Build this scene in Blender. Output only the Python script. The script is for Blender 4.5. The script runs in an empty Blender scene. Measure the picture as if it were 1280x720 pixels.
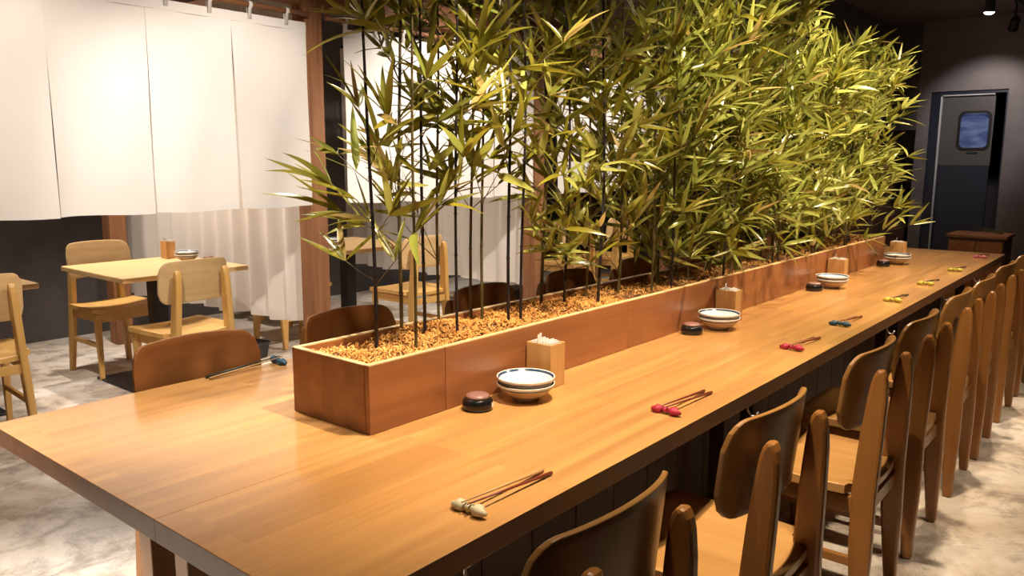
import bpy, bmesh, math, random
from mathutils import Vector, Matrix
PI = math.pi
random.seed(7)
C = bpy.context.scene.collection
S = bpy.context.scene

# ------------------------------------------------------------------ camera, world, exposure
cam_d = bpy.data.cameras.new('camera'); cam = bpy.data.objects.new('camera', cam_d); C.objects.link(cam)
cam_d.sensor_width = 36; cam_d.lens = 36 * 992.34 / 1280; cam_d.clip_start = 0.02
rows = ((0.6358, 0.1194, -0.7625), (-0.7718, 0.1039, -0.6273), (0.00435, 0.98740, 0.1582))
m = Matrix(rows).to_4x4().to_quaternion().to_matrix().to_4x4(); m.translation = (0, 0, 1.37)
cam.matrix_world = m
S.camera = cam
w = bpy.data.worlds.new('world'); S.world = w; w.use_nodes = True
w.node_tree.nodes['Background'].inputs[0].default_value = (0.9, 0.85, 0.8, 1)
w.node_tree.nodes['Background'].inputs[1].default_value = 0.03
S.view_settings.view_transform = 'Standard'; S.view_settings.look = 'None'
S.view_settings.exposure = 0.0; S.view_settings.gamma = 1.0; S.view_settings.use_curve_mapping = False

WARM = (1.0, 0.80, 0.57); NEUT = (1.0, 0.90, 0.80)
# track spots: head position, aim point, watts, cone degrees, colour, track name
SPOTS = [
    # over the long table, above the chair-side edge
    ((0.75, 0.75, 2.55), (1.1, 1.05, 0.72), 70, 70, WARM, 'the near end of the long table'),
    ((1.6, 0.85, 2.55), (1.78, 1.25, 0.85), 310, 76, WARM, 'the nearest napkin box'),
    ((3.0, 0.75, 2.55), (3.1, 1.35, 1.05), 210, 90, WARM, 'the second napkin box'),
    ((4.2, 0.75, 2.55), (4.3, 1.42, 1.15), 235, 92, WARM, 'the third napkin box'),
    ((5.5, 0.75, 2.55), (5.4, 1.42, 1.15), 200, 92, WARM, 'the farthest napkin box'),
    # near end of the table
    ((1.25, 2.0, 2.50), (1.25, 1.95, 0.72), 190, 46, NEUT, 'the table left of the planter'),
    # floor on the near left and right
    ((-0.6, 2.0, 2.50), (0.05, 2.25, 0.0), 900, 56, NEUT, 'the floor at the near left'),
    ((3.2, -0.6, 2.50), (3.9, 0.1, 0.0), 120, 66, WARM, 'the walkway beside the third chair'),
    ((5.6, -0.6, 2.50), (5.6, 0.1, 0.0), 100, 60, WARM, 'the walkway beside the farthest chairs'),
    # onto the noren curtains
    ((1.0, 2.45, 2.50), (1.3, 4.05, 1.15), 150, 78, NEUT, 'the left part of the nearest noren'),
    ((2.2, 2.45, 2.50), (2.5, 4.05, 1.15), 165, 78, NEUT, 'the right part of the nearest noren'),
    ((4.0, 2.45, 2.50), (4.1, 4.05, 1.25), 280, 80, NEUT, 'the second noren'),
    ((6.0, 2.45, 2.50), (6.2, 4.05, 1.3), 200, 80, NEUT, 'the farthest noren'),
    # booths behind the noren
    ((1.5, 5.1, 2.50), (2.2, 4.9, 0.7), 110, 96, NEUT, 'the leftmost booth table'),
    ((2.4, 5.3, 2.50), (2.8, 5.0, 0.8), 170, 96, NEUT, 'the nearest booth table'),
    ((4.0, 5.0, 2.50), (4.0, 4.9, 0.7), 140, 100, NEUT, 'the booth table right of the post'),
    ((6.2, 5.0, 2.50), (6.2, 4.9, 0.7), 110, 100, NEUT, 'the booth hidden by bamboo'),
]
DOOR_SPOTS = [((8.035, 1.16, 2.50), (8.80, 1.40, 1.95), 48, 62, (1, .9, .85)),
              ((6.905, 1.16, 2.48), (7.0, 1.25, 0.0), 40, 70, WARM)]

# ------------------------------------------------------------------ materials
MATS = {}
def new_mat(name):
    m = bpy.data.materials.new(name); m.use_nodes = True
    return m, m.node_tree.nodes, m.node_tree.links, m.node_tree.nodes['Principled BSDF']
def plain(name, col, rough=0.5, metal=0.0, bump=0.0, scale=40, var=0.0):
    if name in MATS: return MATS[name]
    m, n, l, b = new_mat(name)
    b.inputs['Roughness'].default_value = rough; b.inputs['Metallic'].default_value = metal
    tc = n.new('ShaderNodeTexCoord'); no = n.new('ShaderNodeTexNoise'); no.inputs['Scale'].default_value = scale
    no.inputs['Detail'].default_value = 4
    l.new(tc.outputs['Object'], no.inputs['Vector'])
    mix = n.new('ShaderNodeMix'); mix.data_type = 'RGBA'
    c2 = [max(0, c * (1 - var)) for c in col]
    mix.inputs[6].default_value = (*col, 1); mix.inputs[7].default_value = (*c2, 1)
    l.new(no.outputs['Fac'], mix.inputs[0]); l.new(mix.outputs[2], b.inputs['Base Color'])
    if bump:
        bp = n.new('ShaderNodeBump'); bp.inputs['Strength'].default_value = bump; bp.inputs['Distance'].default_value = 0.01
        l.new(no.outputs['Fac'], bp.inputs['Height']); l.new(bp.outputs['Normal'], b.inputs['Normal'])
    MATS[name] = m; return m
def wood(name, dark, light, axis='X', rough=0.35, grain=1.0, strips=0.0, coat=0.0, rnd=0.25, bump=0.05, seg=0.5):
    """grain runs along axis; strips>0 gives butcher-block staves of that width"""
    if name in MATS: return MATS[name]
    m, n, l, b = new_mat(name)
    tc = n.new('ShaderNodeTexCoord'); mp = n.new('ShaderNodeMapping')
    sc = {'X': (1.2, 22, 22), 'Y': (22, 1.2, 22), 'Z': (22, 22, 1.2)}[axis]
    mp.inputs['Scale'].default_value = [s * grain for s in sc]
    l.new(tc.outputs['Object'], mp.inputs['Vector'])
    oi = n.new('ShaderNodeObjectInfo')
    no = n.new('ShaderNodeTexNoise'); no.noise_dimensions = '4D'
    no.inputs['Scale'].default_value = 1.0; no.inputs['Detail'].default_value = 6; no.inputs['Roughness'].default_value = 0.62
    mul = n.new('ShaderNodeMath'); mul.operation = 'MULTIPLY'; mul.inputs[1].default_value = 20
    l.new(oi.outputs['Random'], mul.inputs[0]); l.new(mul.outputs[0], no.inputs['W'])
    l.new(mp.outputs['Vector'], no.inputs['Vector'])
    fac = no.outputs['Fac']
    ramp = n.new('ShaderNodeValToRGB'); ramp.color_ramp.elements[0].position = 0.32; ramp.color_ramp.elements[1].position = 0.7
    ramp.color_ramp.elements[0].color = (*dark, 1); ramp.color_ramp.elements[1].color = (*light, 1)
    l.new(fac, ramp.inputs['Fac'])
    col = ramp.outputs['Color']
    if strips:
        mp2 = n.new('ShaderNodeMapping')
        if axis == 'Z': mp2.inputs['Rotation'].default_value = (0, PI / 2, 0)
        l.new(tc.outputs['Object'], mp2.inputs['Vector'])
        br = n.new('ShaderNodeTexBrick'); br.inputs['Scale'].default_value = 1
        br.inputs['Brick Width'].default_value = seg; br.inputs['Row Height'].default_value = strips
        br.inputs['Mortar Size'].default_value = 0.0; br.offset = 0.37; br.offset_frequency = 1
        br.inputs['Color1'].default_value = (0.80, 0.78, 0.76, 1); br.inputs['Color2'].default_value = (1.08, 1.06, 1.0, 1)
        br.inputs['Mortar'].default_value = (0.6, 0.6, 0.6, 1)
        l.new(mp2.outputs['Vector'], br.inputs['Vector'])
        mx = n.new('ShaderNodeMix'); mx.data_type = 'RGBA'; mx.blend_type = 'MULTIPLY'; mx.inputs[0].default_value = 0.8
        l.new(col, mx.inputs[6]); l.new(br.outputs['Color'], mx.inputs[7]); col = mx.outputs[2]
    hs = n.new('ShaderNodeHueSaturation')
    mr = n.new('ShaderNodeMapRange'); mr.inputs[3].default_value = 1 - rnd; mr.inputs[4].default_value = 1 + rnd
    l.new(oi.outputs['Random'], mr.inputs[0]); l.new(mr.outputs[0], hs.inputs['Value'])
    l.new(col, hs.inputs['Color']); l.new(hs.outputs['Color'], b.inputs['Base Color'])
    b.inputs['Roughness'].default_value = rough
    b.inputs['Coat Weight'].default_value = coat; b.inputs['Coat Roughness'].default_value = 0.12
    bp = n.new('ShaderNodeBump'); bp.inputs['Strength'].default_value = bump; bp.inputs['Distance'].default_value = 0.004
    l.new(fac, bp.inputs['Height']); l.new(bp.outputs['Normal'], b.inputs['Normal'])
    MATS[name] = m; return m
def leaf_mat(name, a, bcol, transl=0.35):
    m, n, l, b = new_mat(name)
    oi = n.new('ShaderNodeObjectInfo'); tc = n.new('ShaderNodeTexCoord')
    no = n.new('ShaderNodeTexNoise'); no.inputs['Scale'].default_value = 9
    l.new(tc.outputs['Object'], no.inputs['Vector'])
    ad = n.new('ShaderNodeMath'); ad.operation = 'ADD'
    l.new(oi.outputs['Random'], ad.inputs[0]); l.new(no.outputs['Fac'], ad.inputs[1])
    mr = n.new('ShaderNodeMapRange'); mr.inputs[1].default_value = 0.25; mr.inputs[2].default_value = 1.35
    l.new(ad.outputs[0], mr.inputs[0])
    mx = n.new('ShaderNodeMix'); mx.data_type = 'RGBA'; mx.inputs[6].default_value = (*a, 1); mx.inputs[7].default_value = (*bcol, 1)
    l.new(mr.outputs[0], mx.inputs[0]); l.new(mx.outputs[2], b.inputs['Base Color'])
    b.inputs['Roughness'].default_value = 0.27
    tr = n.new('ShaderNodeBsdfTranslucent'); l.new(mx.outputs[2], tr.inputs['Color'])
    ms = n.new('ShaderNodeMixShader'); ms.inputs[0].default_value = transl
    l.new(b.outputs[0], ms.inputs[1]); l.new(tr.outputs[0], ms.inputs[2])
    l.new(ms.outputs[0], n['Material Output'].inputs['Surface'])
    MATS[name] = m; return m
def cloth_mat(name, col, transl=0.25):
    m, n, l, b = new_mat(name)
    tc = n.new('ShaderNodeTexCoord'); no = n.new('ShaderNodeTexNoise'); no.inputs['Scale'].default_value = 3.5; no.inputs['Detail'].default_value = 5
    l.new(tc.outputs['Object'], no.inputs['Vector'])
    mx = n.new('ShaderNodeMix'); mx.data_type = 'RGBA'; mx.inputs[6].default_value = (*col, 1)
    mx.inputs[7].default_value = (col[0] * .92, col[1] * .9, col[2] * .88, 1)
    l.new(no.outputs['Fac'], mx.inputs[0]); l.new(mx.outputs[2], b.inputs['Base Color'])
    b.inputs['Roughness'].default_value = 0.9
    wv = n.new('ShaderNodeTexNoise'); wv.inputs['Scale'].default_value = 600; l.new(tc.outputs['Object'], wv.inputs['Vector'])
    bp = n.new('ShaderNodeBump'); bp.inputs['Strength'].default_value = 0.12; bp.inputs['Distance'].default_value = 0.002
    l.new(wv.outputs['Fac'], bp.inputs['Height']); l.new(bp.outputs['Normal'], b.inputs['Normal'])
    tr = n.new('ShaderNodeBsdfTranslucent'); l.new(mx.outputs[2], tr.inputs['Color'])
    ms = n.new('ShaderNodeMixShader'); ms.inputs[0].default_value = transl
    l.new(b.outputs[0], ms.inputs[1]); l.new(tr.outputs[0], ms.inputs[2]); l.new(ms.outputs[0], n['Material Output'].inputs['Surface'])
    MATS[name] = m; return m
def emit_mat(name, col, power):
    m, n, l, b = new_mat(name)
    b.inputs['Base Color'].default_value = (*col, 1); b.inputs['Emission Color'].default_value = (*col, 1)
    b.inputs['Emission Strength'].default_value = power
    MATS[name] = m; return m
def plaster_mat(name, c1, c2, rough=0.85):
    m, n, l, b = new_mat(name)
    tc = n.new('ShaderNodeTexCoord')
    no = n.new('ShaderNodeTexNoise'); no.inputs['Scale'].default_value = 1.6; no.inputs['Detail'].default_value = 8; no.inputs['Roughness'].default_value = 0.65
    n2 = n.new('ShaderNodeTexNoise'); n2.inputs['Scale'].default_value = 45; n2.inputs['Detail'].default_value = 6
    l.new(tc.outputs['Object'], no.inputs['Vector']); l.new(tc.outputs['Object'], n2.inputs['Vector'])
    r = n.new('ShaderNodeValToRGB'); r.color_ramp.elements[0].position = .35; r.color_ramp.elements[1].position = .68
    r.color_ramp.elements[0].color = (*c1, 1); r.color_ramp.elements[1].color = (*c2, 1)
    l.new(no.outputs['Fac'], r.inputs['Fac']); l.new(r.outputs['Color'], b.inputs['Base Color'])
    b.inputs['Roughness'].default_value = rough
    bp = n.new('ShaderNodeBump'); bp.inputs['Strength'].default_value = 0.35; bp.inputs['Distance'].default_value = 0.01
    l.new(n2.outputs['Fac'], bp.inputs['Height']); l.new(bp.outputs['Normal'], b.inputs['Normal'])
    MATS[name] = m; return m
def floor_mat():
    m, n, l, b = new_mat('worn_screed')
    tc = n.new('ShaderNodeTexCoord')
    def noise(s, d=8, r=.6, dist=0):
        x = n.new('ShaderNodeTexNoise'); x.inputs['Scale'].default_value = s; x.inputs['Detail'].default_value = d
        x.inputs['Roughness'].default_value = r; x.inputs['Distortion'].default_value = dist
        l.new(tc.outputs['Object'], x.inputs['Vector']); return x
    a = noise(1.1, 10, .68, .6); c = noise(4.2, 10, .74, .3); f = noise(60, 4)
    r = n.new('ShaderNodeValToRGB'); e = r.color_ramp.elements
    e[0].position = .38; e[0].color = (.44, .34, .25, 1); e[1].position = .60; e[1].color = (.82, .76, .68, 1)
    x = e.new(.48); x.color = (.66, .56, .45, 1)
    l.new(a.outputs['Fac'], r.inputs['Fac'])
    r2 = n.new('ShaderNodeValToRGB'); e = r2.color_ramp.elements
    e[0].position = .40; e[0].color = (.36, .33, .32, 1); e[1].position = .52; e[1].color = (1, 1, 1, 1)
    l.new(c.outputs['Fac'], r2.inputs['Fac'])
    mx = n.new('ShaderNodeMix'); mx.data_type = 'RGBA'; mx.blend_type = 'MULTIPLY'; mx.inputs[0].default_value = .7
    l.new(r.outputs['Color'], mx.inputs[6]); l.new(r2.outputs['Color'], mx.inputs[7])
    l.new(mx.outputs[2], b.inputs['Base Color'])
    mr = n.new('ShaderNodeMapRange'); mr.inputs[3].default_value = .22; mr.inputs[4].default_value = .6
    l.new(c.outputs['Fac'], mr.inputs[0]); l.new(mr.outputs[0], b.inputs['Roughness'])
    ad = n.new('ShaderNodeMath'); ad.operation = 'ADD'; l.new(c.outputs['Fac'], ad.inputs[0]); l.new(f.outputs['Fac'], ad.inputs[1])
    bp = n.new('ShaderNodeBump'); bp.inputs['Strength'].default_value = .4; bp.inputs['Distance'].default_value = .012
    l.new(ad.outputs[0], bp.inputs['Height']); l.new(bp.outputs['Normal'], b.inputs['Normal'])
    MATS['floor'] = m; return m

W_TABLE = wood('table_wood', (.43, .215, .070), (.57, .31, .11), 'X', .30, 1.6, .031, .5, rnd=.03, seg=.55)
W_TEDGE = wood('table_edge_wood', (.085, .042, .022), (.13, .065, .033), 'X', .4, 1.0, rnd=.03)  # dark brown sides, darkened further in colour because less light reaches them
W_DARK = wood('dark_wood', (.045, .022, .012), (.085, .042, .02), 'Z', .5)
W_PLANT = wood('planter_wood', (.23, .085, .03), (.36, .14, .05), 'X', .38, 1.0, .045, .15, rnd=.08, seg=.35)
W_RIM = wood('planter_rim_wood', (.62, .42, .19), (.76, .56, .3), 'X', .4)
W_CHAIR = wood('chair_wood', (.23, .092, .021), (.33, .14, .034), 'Z', .36, .8, rnd=.05, coat=.15)
W_SEAT = wood('seat_wood', (.36, .18, .055), (.48, .26, .085), 'Y', .33, .8, rnd=.05, coat=.2)
W_PANEL = wood('backrest_wood', (.22, .10, .026), (.29, .145, .038), 'X', .36, .8, rnd=.04, coat=.15)
W_RED = wood('red_backrest_wood', (.20, .07, .018), (.27, .105, .028), 'X', .4, .8, rnd=.04, coat=.1)
W_LIGHT = wood('light_wood', (.52, .33, .14), (.66, .45, .22), 'X', .45)
W_YEL = wood('yellow_beech', (.56, .31, .085), (.68, .41, .13), 'Z', .4, .8, rnd=.04)
W_BOX = wood('box_wood', (.50, .26, .085), (.62, .36, .14), 'Z', .5, rnd=.05)
W_BEAM = wood('beam_wood', (.17, .065, .025), (.32, .14, .055), 'Z', .6, 1.3, rnd=.05, bump=.5)
W_BEAMX = wood('beam_wood_long', (.17, .065, .025), (.32, .14, .055), 'X', .6, 1.3, rnd=.05, bump=.5)
BLACK = plain('black_metal', (.012, .012, .013), .42)
BLK_PL = plain('black_lacquer', (.008, .008, .009), .15)
STEEL = plain('steel', (.55, .55, .55), .3, 1.0)
WHITE = plain('white_paper', (.8, .78, .74), .8, var=.1)
PORC = plain('porcelain', (.72, .71, .66), .2)
BLUE = plain('blue_glaze', (.03, .055, .12), .2)
TAN = plain('tan_glaze', (.42, .30, .2), .3)
PINKLID = plain('dusky_lid', (.25, .13, .11), .35)
RED = plain('crimson_cloth', (.42, .015, .05), .6, var=.4, bump=.3)
TEAL = plain('blue_cloth', (.03, .10, .17), .6, var=.4, bump=.3)
YELG = plain('yellow_green_cloth', (.52, .46, .05), .6, var=.3, bump=.3)
PINK = plain('pink_cloth', (.6, .16, .22), .6, var=.3, bump=.3)
CREAM = plain('cream_cloth', (.62, .56, .38), .6, var=.35, bump=.3)
STICKR = plain('chopstick_red_wood', (.16, .03, .018), .35)
STICKT = plain('chopstick_tan_wood', (.45, .26, .11), .45)
DSTICK = plain('chopstick_green', (.03, .045, .03), .35)
WALL = plaster_mat('dark_plaster', (.075, .066, .068), (.13, .115, .115))
WALLE = plaster_mat('grey_plaster', (.15, .135, .14), (.22, .195, .195))
CEIL = plaster_mat('ceiling_dark', (.15, .115, .115), (.19, .15, .145))
FLOOR = floor_mat()
CLOTH = cloth_mat('white_linen', (.86, .82, .77), .22)
SHEER = cloth_mat('sheer_curtain', (.80, .74, .67), .35)
LEAFA = leaf_mat('leaf_olive', (.11, .115, .014), (.26, .235, .025))
LEAFB = leaf_mat('leaf_bright', (.21, .26, .04), (.47, .48, .12))
LEAFC = leaf_mat('leaf_dry', (.30, .20, .05), (.50, .38, .14))
CULMK = plain('dark_culm', (.014, .010, .012), .4)
CULMG = plain('olive_culm', (.10, .075, .02), .5, var=.4)
STRAWM = plain('wood_wool', (.82, .40, .09), .7, var=.45, scale=30)
SOIL = plain('mulch_bed', (.22, .10, .035), .9, var=.6, bump=.6, scale=60)
DOORM = plain('door_grey', (.11, .105, .105), .5, .3, var=.1)
DOORB = plain('door_blue', (.022, .027, .05), .45, var=.2)
FRAMEB = plain('door_frame_blue', (.012, .017, .035), .45)
WINE = wood('wine_wood', (.10, .028, .02), (.16, .05, .035), 'X', .4)
GLOWW = emit_mat('lamp_face', (1, .93, .82), 14)
DGLASS = emit_mat('painted_kitchen_glow', (.035, .06, .16), .22)  # bluish kitchen light and pale reflections painted into the pane's emission
_n = DGLASS.node_tree.nodes; _l = DGLASS.node_tree.links; _t = _n.new('ShaderNodeTexCoord'); _o = _n.new('ShaderNodeTexNoise'); _r = _n.new('ShaderNodeValToRGB')
_m = _n.new('ShaderNodeMapping'); _m.inputs['Scale'].default_value = (1, 5, 14); _l.new(_t.outputs['Object'], _m.inputs['Vector']); _l.new(_m.outputs['Vector'], _o.inputs['Vector'])
_o.inputs['Scale'].default_value = 1.2; _r.color_ramp.elements[0].position = .4; _r.color_ramp.elements[0].color = (.05, .09, .28, 1)
_r.color_ramp.elements[1].position = .68; _r.color_ramp.elements[1].color = (.35, .45, .75, 1)
_l.new(_o.outputs['Fac'], _r.inputs['Fac']); _l.new(_r.outputs['Color'], _n['Principled BSDF'].inputs['Emission Color'])

# ------------------------------------------------------------------ helpers
def link(name, bm, mat, parent=None, smooth=False, loc=None, rot=None, bevel=0.0):
    me = bpy.data.meshes.new(name)
    if smooth:
        for f in bm.faces: f.smooth = True
    bm.normal_update(); bm.to_mesh(me); bm.free()
    mats = mat if isinstance(mat, (list, tuple)) else [mat]
    for x in mats: me.materials.append(x)
    o = bpy.data.objects.new(name, me); C.objects.link(o)
    if parent: o.parent = parent
    if loc: o.location = loc
    if rot: o.rotation_euler = rot
    if bevel:
        md = o.modifiers.new('bevel', 'BEVEL'); md.width = bevel; md.segments = 2; md.limit_method = 'ANGLE'
        md.angle_limit = math.radians(40)
    return o
def tag(o, label=None, cat=None, group=None, kind=None):
    if label: o['label'] = label
    if cat: o['category'] = cat
    if group: o['group'] = group
    if kind: o['kind'] = kind
    return o
def thing(name, label, cat, loc=(0, 0, 0), rz=0, group=None):
    o = bpy.data.objects.new(name, None); C.objects.link(o); o.location = loc; o.rotation_euler = (0, 0, rz)
    o.empty_display_size = .1
    return tag(o, label, cat, group)
def tree_copy(o, parent=None):
    c = o.copy(); C.objects.link(c)
    if parent: c.parent = parent
    for ch in o.children: tree_copy(ch, c)
    return c
def dup(o, loc, rz, label, group=None):
    c = tree_copy(o); c.location = loc; c.rotation_euler = (0, 0, rz); c['label'] = label
    if group: c['group'] = group
    return c
def box(bm, x0, x1, y0, y1, z0, z1, mat=0):
    v = [bm.verts.new(p) for p in ((x0, y0, z0), (x1, y0, z0), (x1, y1, z0), (x0, y1, z0), (x0, y0, z1), (x1, y0, z1), (x1, y1, z1), (x0, y1, z1))]
    for q in ((3, 2, 1, 0), (4, 5, 6, 7), (0, 1, 5, 4), (1, 2, 6, 5), (2, 3, 7, 6), (3, 0, 4, 7)):
        f = bm.faces.new([v[i] for i in q]); f.material_index = mat
    return v
def BX(name, x0, x1, y0, y1, z0, z1, mat, parent=None, bevel=0.0):
    bm = bmesh.new(); box(bm, x0, x1, y0, y1, z0, z1); return link(name, bm, mat, parent, bevel=bevel)
def tube(bm, pts, rads, n=8, mat=0, cap=True):
    rings = []; up = Vector((0.13, .2, 1)).normalized()
    pts = [Vector(p) for p in pts]
    for i, p in enumerate(pts):
        d = (pts[min(i + 1, len(pts) - 1)] - pts[max(i - 1, 0)]).normalized()
        a = d.cross(up)
        if a.length < .15: a = d.cross(Vector((1, 0, 0)))
        a.normalize(); b2 = d.cross(a).normalized()
        r = rads[i] if isinstance(rads, (list, tuple)) else rads
        rings.append([bm.verts.new(p + a * (r * math.cos(2 * PI * k / n)) + b2 * (r * math.sin(2 * PI * k / n))) for k in range(n)])
    for i in range(len(rings) - 1):
        for k in range(n):
            f = bm.faces.new((rings[i][k], rings[i][(k + 1) % n], rings[i + 1][(k + 1) % n], rings[i + 1][k])); f.material_index = mat; f.smooth = True
    if cap:
        bm.faces.new(rings[0][::-1]).material_index = mat; bm.faces.new(rings[-1]).material_index = mat
def lathe(bm, prof, n=32, c=(0, 0), mats=None):
    rings = []
    for r, z in prof:
        if r < 1e-5: rings.append([bm.verts.new((c[0], c[1], z))])
        else: rings.append([bm.verts.new((c[0] + r * math.cos(2 * PI * k / n), c[1] + r * math.sin(2 * PI * k / n), z)) for k in range(n)])
    for i in range(len(rings) - 1):
        a, b2 = rings[i], rings[i + 1]
        for k in range(n):
            k2 = (k + 1) % n
            if len(a) == 1 and len(b2) == 1: continue
            if len(a) == 1: f = bm.faces.new((a[0], b2[k2], b2[k]))
            elif len(b2) == 1: f = bm.faces.new((a[k], a[k2], b2[0]))
            else: f = bm.faces.new((a[k], a[k2], b2[k2], b2[k]))
            f.smooth = True
            if mats: f.material_index = mats[i]
def prism(bm, outline, fn, t0, t1):
    """outline: 2-D points; fn(u, v, t) -> xyz; extruded from t0 to t1"""
    a = [bm.verts.new(fn(u, v, t0)) for u, v in outline]; b2 = [bm.verts.new(fn(u, v, t1)) for u, v in outline]
    bm.faces.new(a[::-1]); bm.faces.new(b2); n = len(a)
    for i in range(n): bm.faces.new((a[i], a[(i + 1) % n], b2[(i + 1) % n], b2[i]))
    bmesh.ops.recalc_face_normals(bm, faces=bm.faces[:])
def struct(name, x0, x1, y0, y1, z0, z1, mat, label=None, cat=None):
    o = BX(name, x0, x1, y0, y1, z0, z1, mat); o['kind'] = 'structure'; o['label'] = label or name.replace('_', ' '); 
    o['category'] = cat or name.split('_')[0]; return o

# ------------------------------------------------------------------ room shell
XE = 9.0; ZC = 2.76
struct('floor', -3.2, 11.2, -2.7, 6.7, -.1, 0, FLOOR, 'worn beige screed floor with darker patches')
struct('ceiling', -3.2, 11.2, -2.7, 6.7, ZC, ZC + .1, CEIL, 'dark brown-grey ceiling')
struct('wall_left', -3.2, 11.2, 6.5, 6.7, 0, ZC, WALL, 'dark charcoal plaster wall behind the booths')
struct('wall_right', -3.2, 11.2, -2.7, -2.5, 0, ZC, WALL, 'dark plaster wall on the walkway side')
struct('wall_back', -3.2, -3.0, -2.5, 6.5, 0, ZC, WALL, 'dark plaster wall behind the viewer')
# end wall with the doorway (opening Y 1.29..1.955, z 0..2.07), left end at Y 2.07
we = thing('wall_end', 'grey plaster end wall around the kitchen doorway', 'wall'); we['kind'] = 'structure'
BX('wall_panel', XE, XE + .22, -2.5, 1.285, 0, ZC, WALLE, we)
BX('wall_panel', XE, XE + .22, 1.955, 2.07, 0, ZC, WALLE, we)
BX('wall_panel', XE, XE + .22, 1.285, 1.955, 2.07, ZC, WALLE, we)
BX('wall_panel', XE, XE + .22, 2.07, 6.5, 1.70, ZC, WALL, we)
BX('wall_panel', 11.0, 11.2, -2.5, 6.5, 0, ZC, WALL, we)
BX('wall_panel', XE + .22, 11.0, 2.0, 2.07, 0, ZC, WALL, we)
struct('wall_bulkhead', 6.4, XE, 2.37, 2.5, 1.72, ZC, WALL, 'dark bulkhead dropping from the ceiling near the end wall')

# kitchen door in the opening
d = thing('door_1', 'grey swing kitchen door with a small rounded window', 'door', (0, 0, 0)); d['kind'] = 'structure'
bm = bmesh.new()
box(bm, XE + .02, XE + .2, 1.87, 1.955, 0, 2.07); box(bm, XE + .02, XE + .2, 1.285, 1.30, 0, 2.07); box(bm, XE + .02, XE + .2, 1.30, 1.87, 2.04, 2.07)
link('door_frame', bm, FRAMEB, d)
YL, YR = 1.855, 1.40
bm = bmesh.new()   # upper grey sheet with rounded window hole
def rrect(cy, cz, hy, hz, r, n=5):
    o = []
    for sx, sz, a0 in ((1, 1, 0), (-1, 1, 90), (-1, -1, 180), (1, -1, 270)):
        for k in range(n + 1):
            a = math.radians(a0 + 90 * k / n); o.append((cy + sx * (hy - r) + r * math.cos(a), cz + sz * (hz - r) + r * math.sin(a)))
    return o
cy, cz = 1.555, 1.685
inner = rrect(cy, cz, .125, .17, .05); outer = []
for (y, z) in inner:
    dy, dz = y - cy, z - cz; 
    # push each rim point out to the sheet outline
    t = 1e9
    if dy > 1e-6: t = min(t, (YL - cy) / dy)
    if dy < -1e-6: t = min(t, (YR - cy) / dy)
    if dz > 1e-6: t = min(t, (2.03 - cz) / dz)
    if dz < -1e-6: t = min(t, (1.345 - cz) / dz)
    outer.append((cy + dy * t, cz + dz * t))
n = len(inner)
for x, flip in ((XE + .06, 0), (XE + .10, 1)):
    vi = [bm.verts.new((x, y, z)) for y, z in inner]; vo = [bm.verts.new((x, y, z)) for y, z in outer]
    corners = {}
    for i in range(n):
        j = (i + 1) % n; bm.faces.new((vi[i], vi[j], vo[j], vo[i]))
        (y1, z1), (y2, z2) = outer[i], outer[j]
        if abs(y1 - y2) > 1e-4 and abs(z1 - z2) > 1e-4:
            cyy = YL if max(abs(y1 - YL), 0) < 1e-4 or abs(y2 - YL) < 1e-4 else YR
            czz = 2.03 if abs(z1 - 2.03) < 1e-4 or abs(z2 - 2.03) < 1e-4 else 1.345
            vc = bm.verts.new((x, cyy, czz)); bm.faces.new((vo[i], vo[j], vc))
bmesh.ops.recalc_face_normals(bm, faces=bm.faces[:])
link('door_sheet', bm, DOORM, d)
BX('door_lower_panel', XE + .065, XE + .10, YR, YL, .02, 1.345, DOORB, d)
BX('door_glass', XE + .085, XE + .09, cy - .13, cy + .13, cz - .175, cz + .175, DGLASS, d)
bm = bmesh.new(); a = rrect(cy, cz, .145, .19, .06); b2 = rrect(cy, cz, .122, .167, .05)
for i in range(len(a)):
    j = (i + 1) % len(a)
    q = [bm.verts.new((XE + .05, *a[i])), bm.verts.new((XE + .05, *a[j])), bm.verts.new((XE + .05, *b2[j])), bm.verts.new((XE + .05, *b2[i]))]; bm.faces.new(q)
    q = [bm.verts.new((XE + .05, *a[i])), bm.verts.new((XE + .05, *a[j])), bm.verts.new((XE + .062, *a[j])), bm.verts.new((XE + .062, *a[i]))]; bm.faces.new(q)
link('window_gasket', bm, BLACK, d)
bm = bmesh.new(); box(bm, XE + .03, XE + .06, YL, YL + .026, .02, 2.04); box(bm, XE + .03, XE + .06, YR, YL + .026, 2.025, 2.055)
link('door_edge_strip', bm, plain('pale_edging', (.55, .56, .58), .4), d)
BX('notice_strip', XE + .056, XE + .06, 1.51, 1.61, 1.455, 1.475, FRAMEB, d)

# ------------------------------------------------------------------ posts, beams, rods
def post(x, y, z1, s, label):
    bm = bmesh.new(); box(bm, x - s, x + s, y - s, y + s, 0, z1)
    o = link('timber_post', bm, W_BEAM, bevel=.006); return tag(o, label, 'post', 'timber posts of the booths')
post(3.0, 4.05, ZC, .062, 'rough brown timber post between the two nearest white noren')
post(5.2, 4.05, ZC, .062, 'brown timber post half hidden by bamboo, second along the booths')
post(7.4, 4.05, ZC, .062, 'brown timber post behind the dense bamboo, farthest along the booths')
post(.75, 4.05, ZC, .062, 'brown timber post at the near end of the booths, outside the left edge')
post(2.66, 6.0, ZC, .062, 'dark brown timber post rising behind the nearest booth table')
tag(BX('timber_beam', .7, 8.9, 3.99, 4.11, 2.27, 2.42, W_BEAMX, bevel=.005), 'long brown timber beam above the white noren', 'beam')
tag(BX('timber_rail', .7, 8.9, 4.115, 4.17, 2.47, 2.55, W_BEAMX, bevel=.004), 'thinner timber rail above the booth beam', 'beam')
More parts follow.
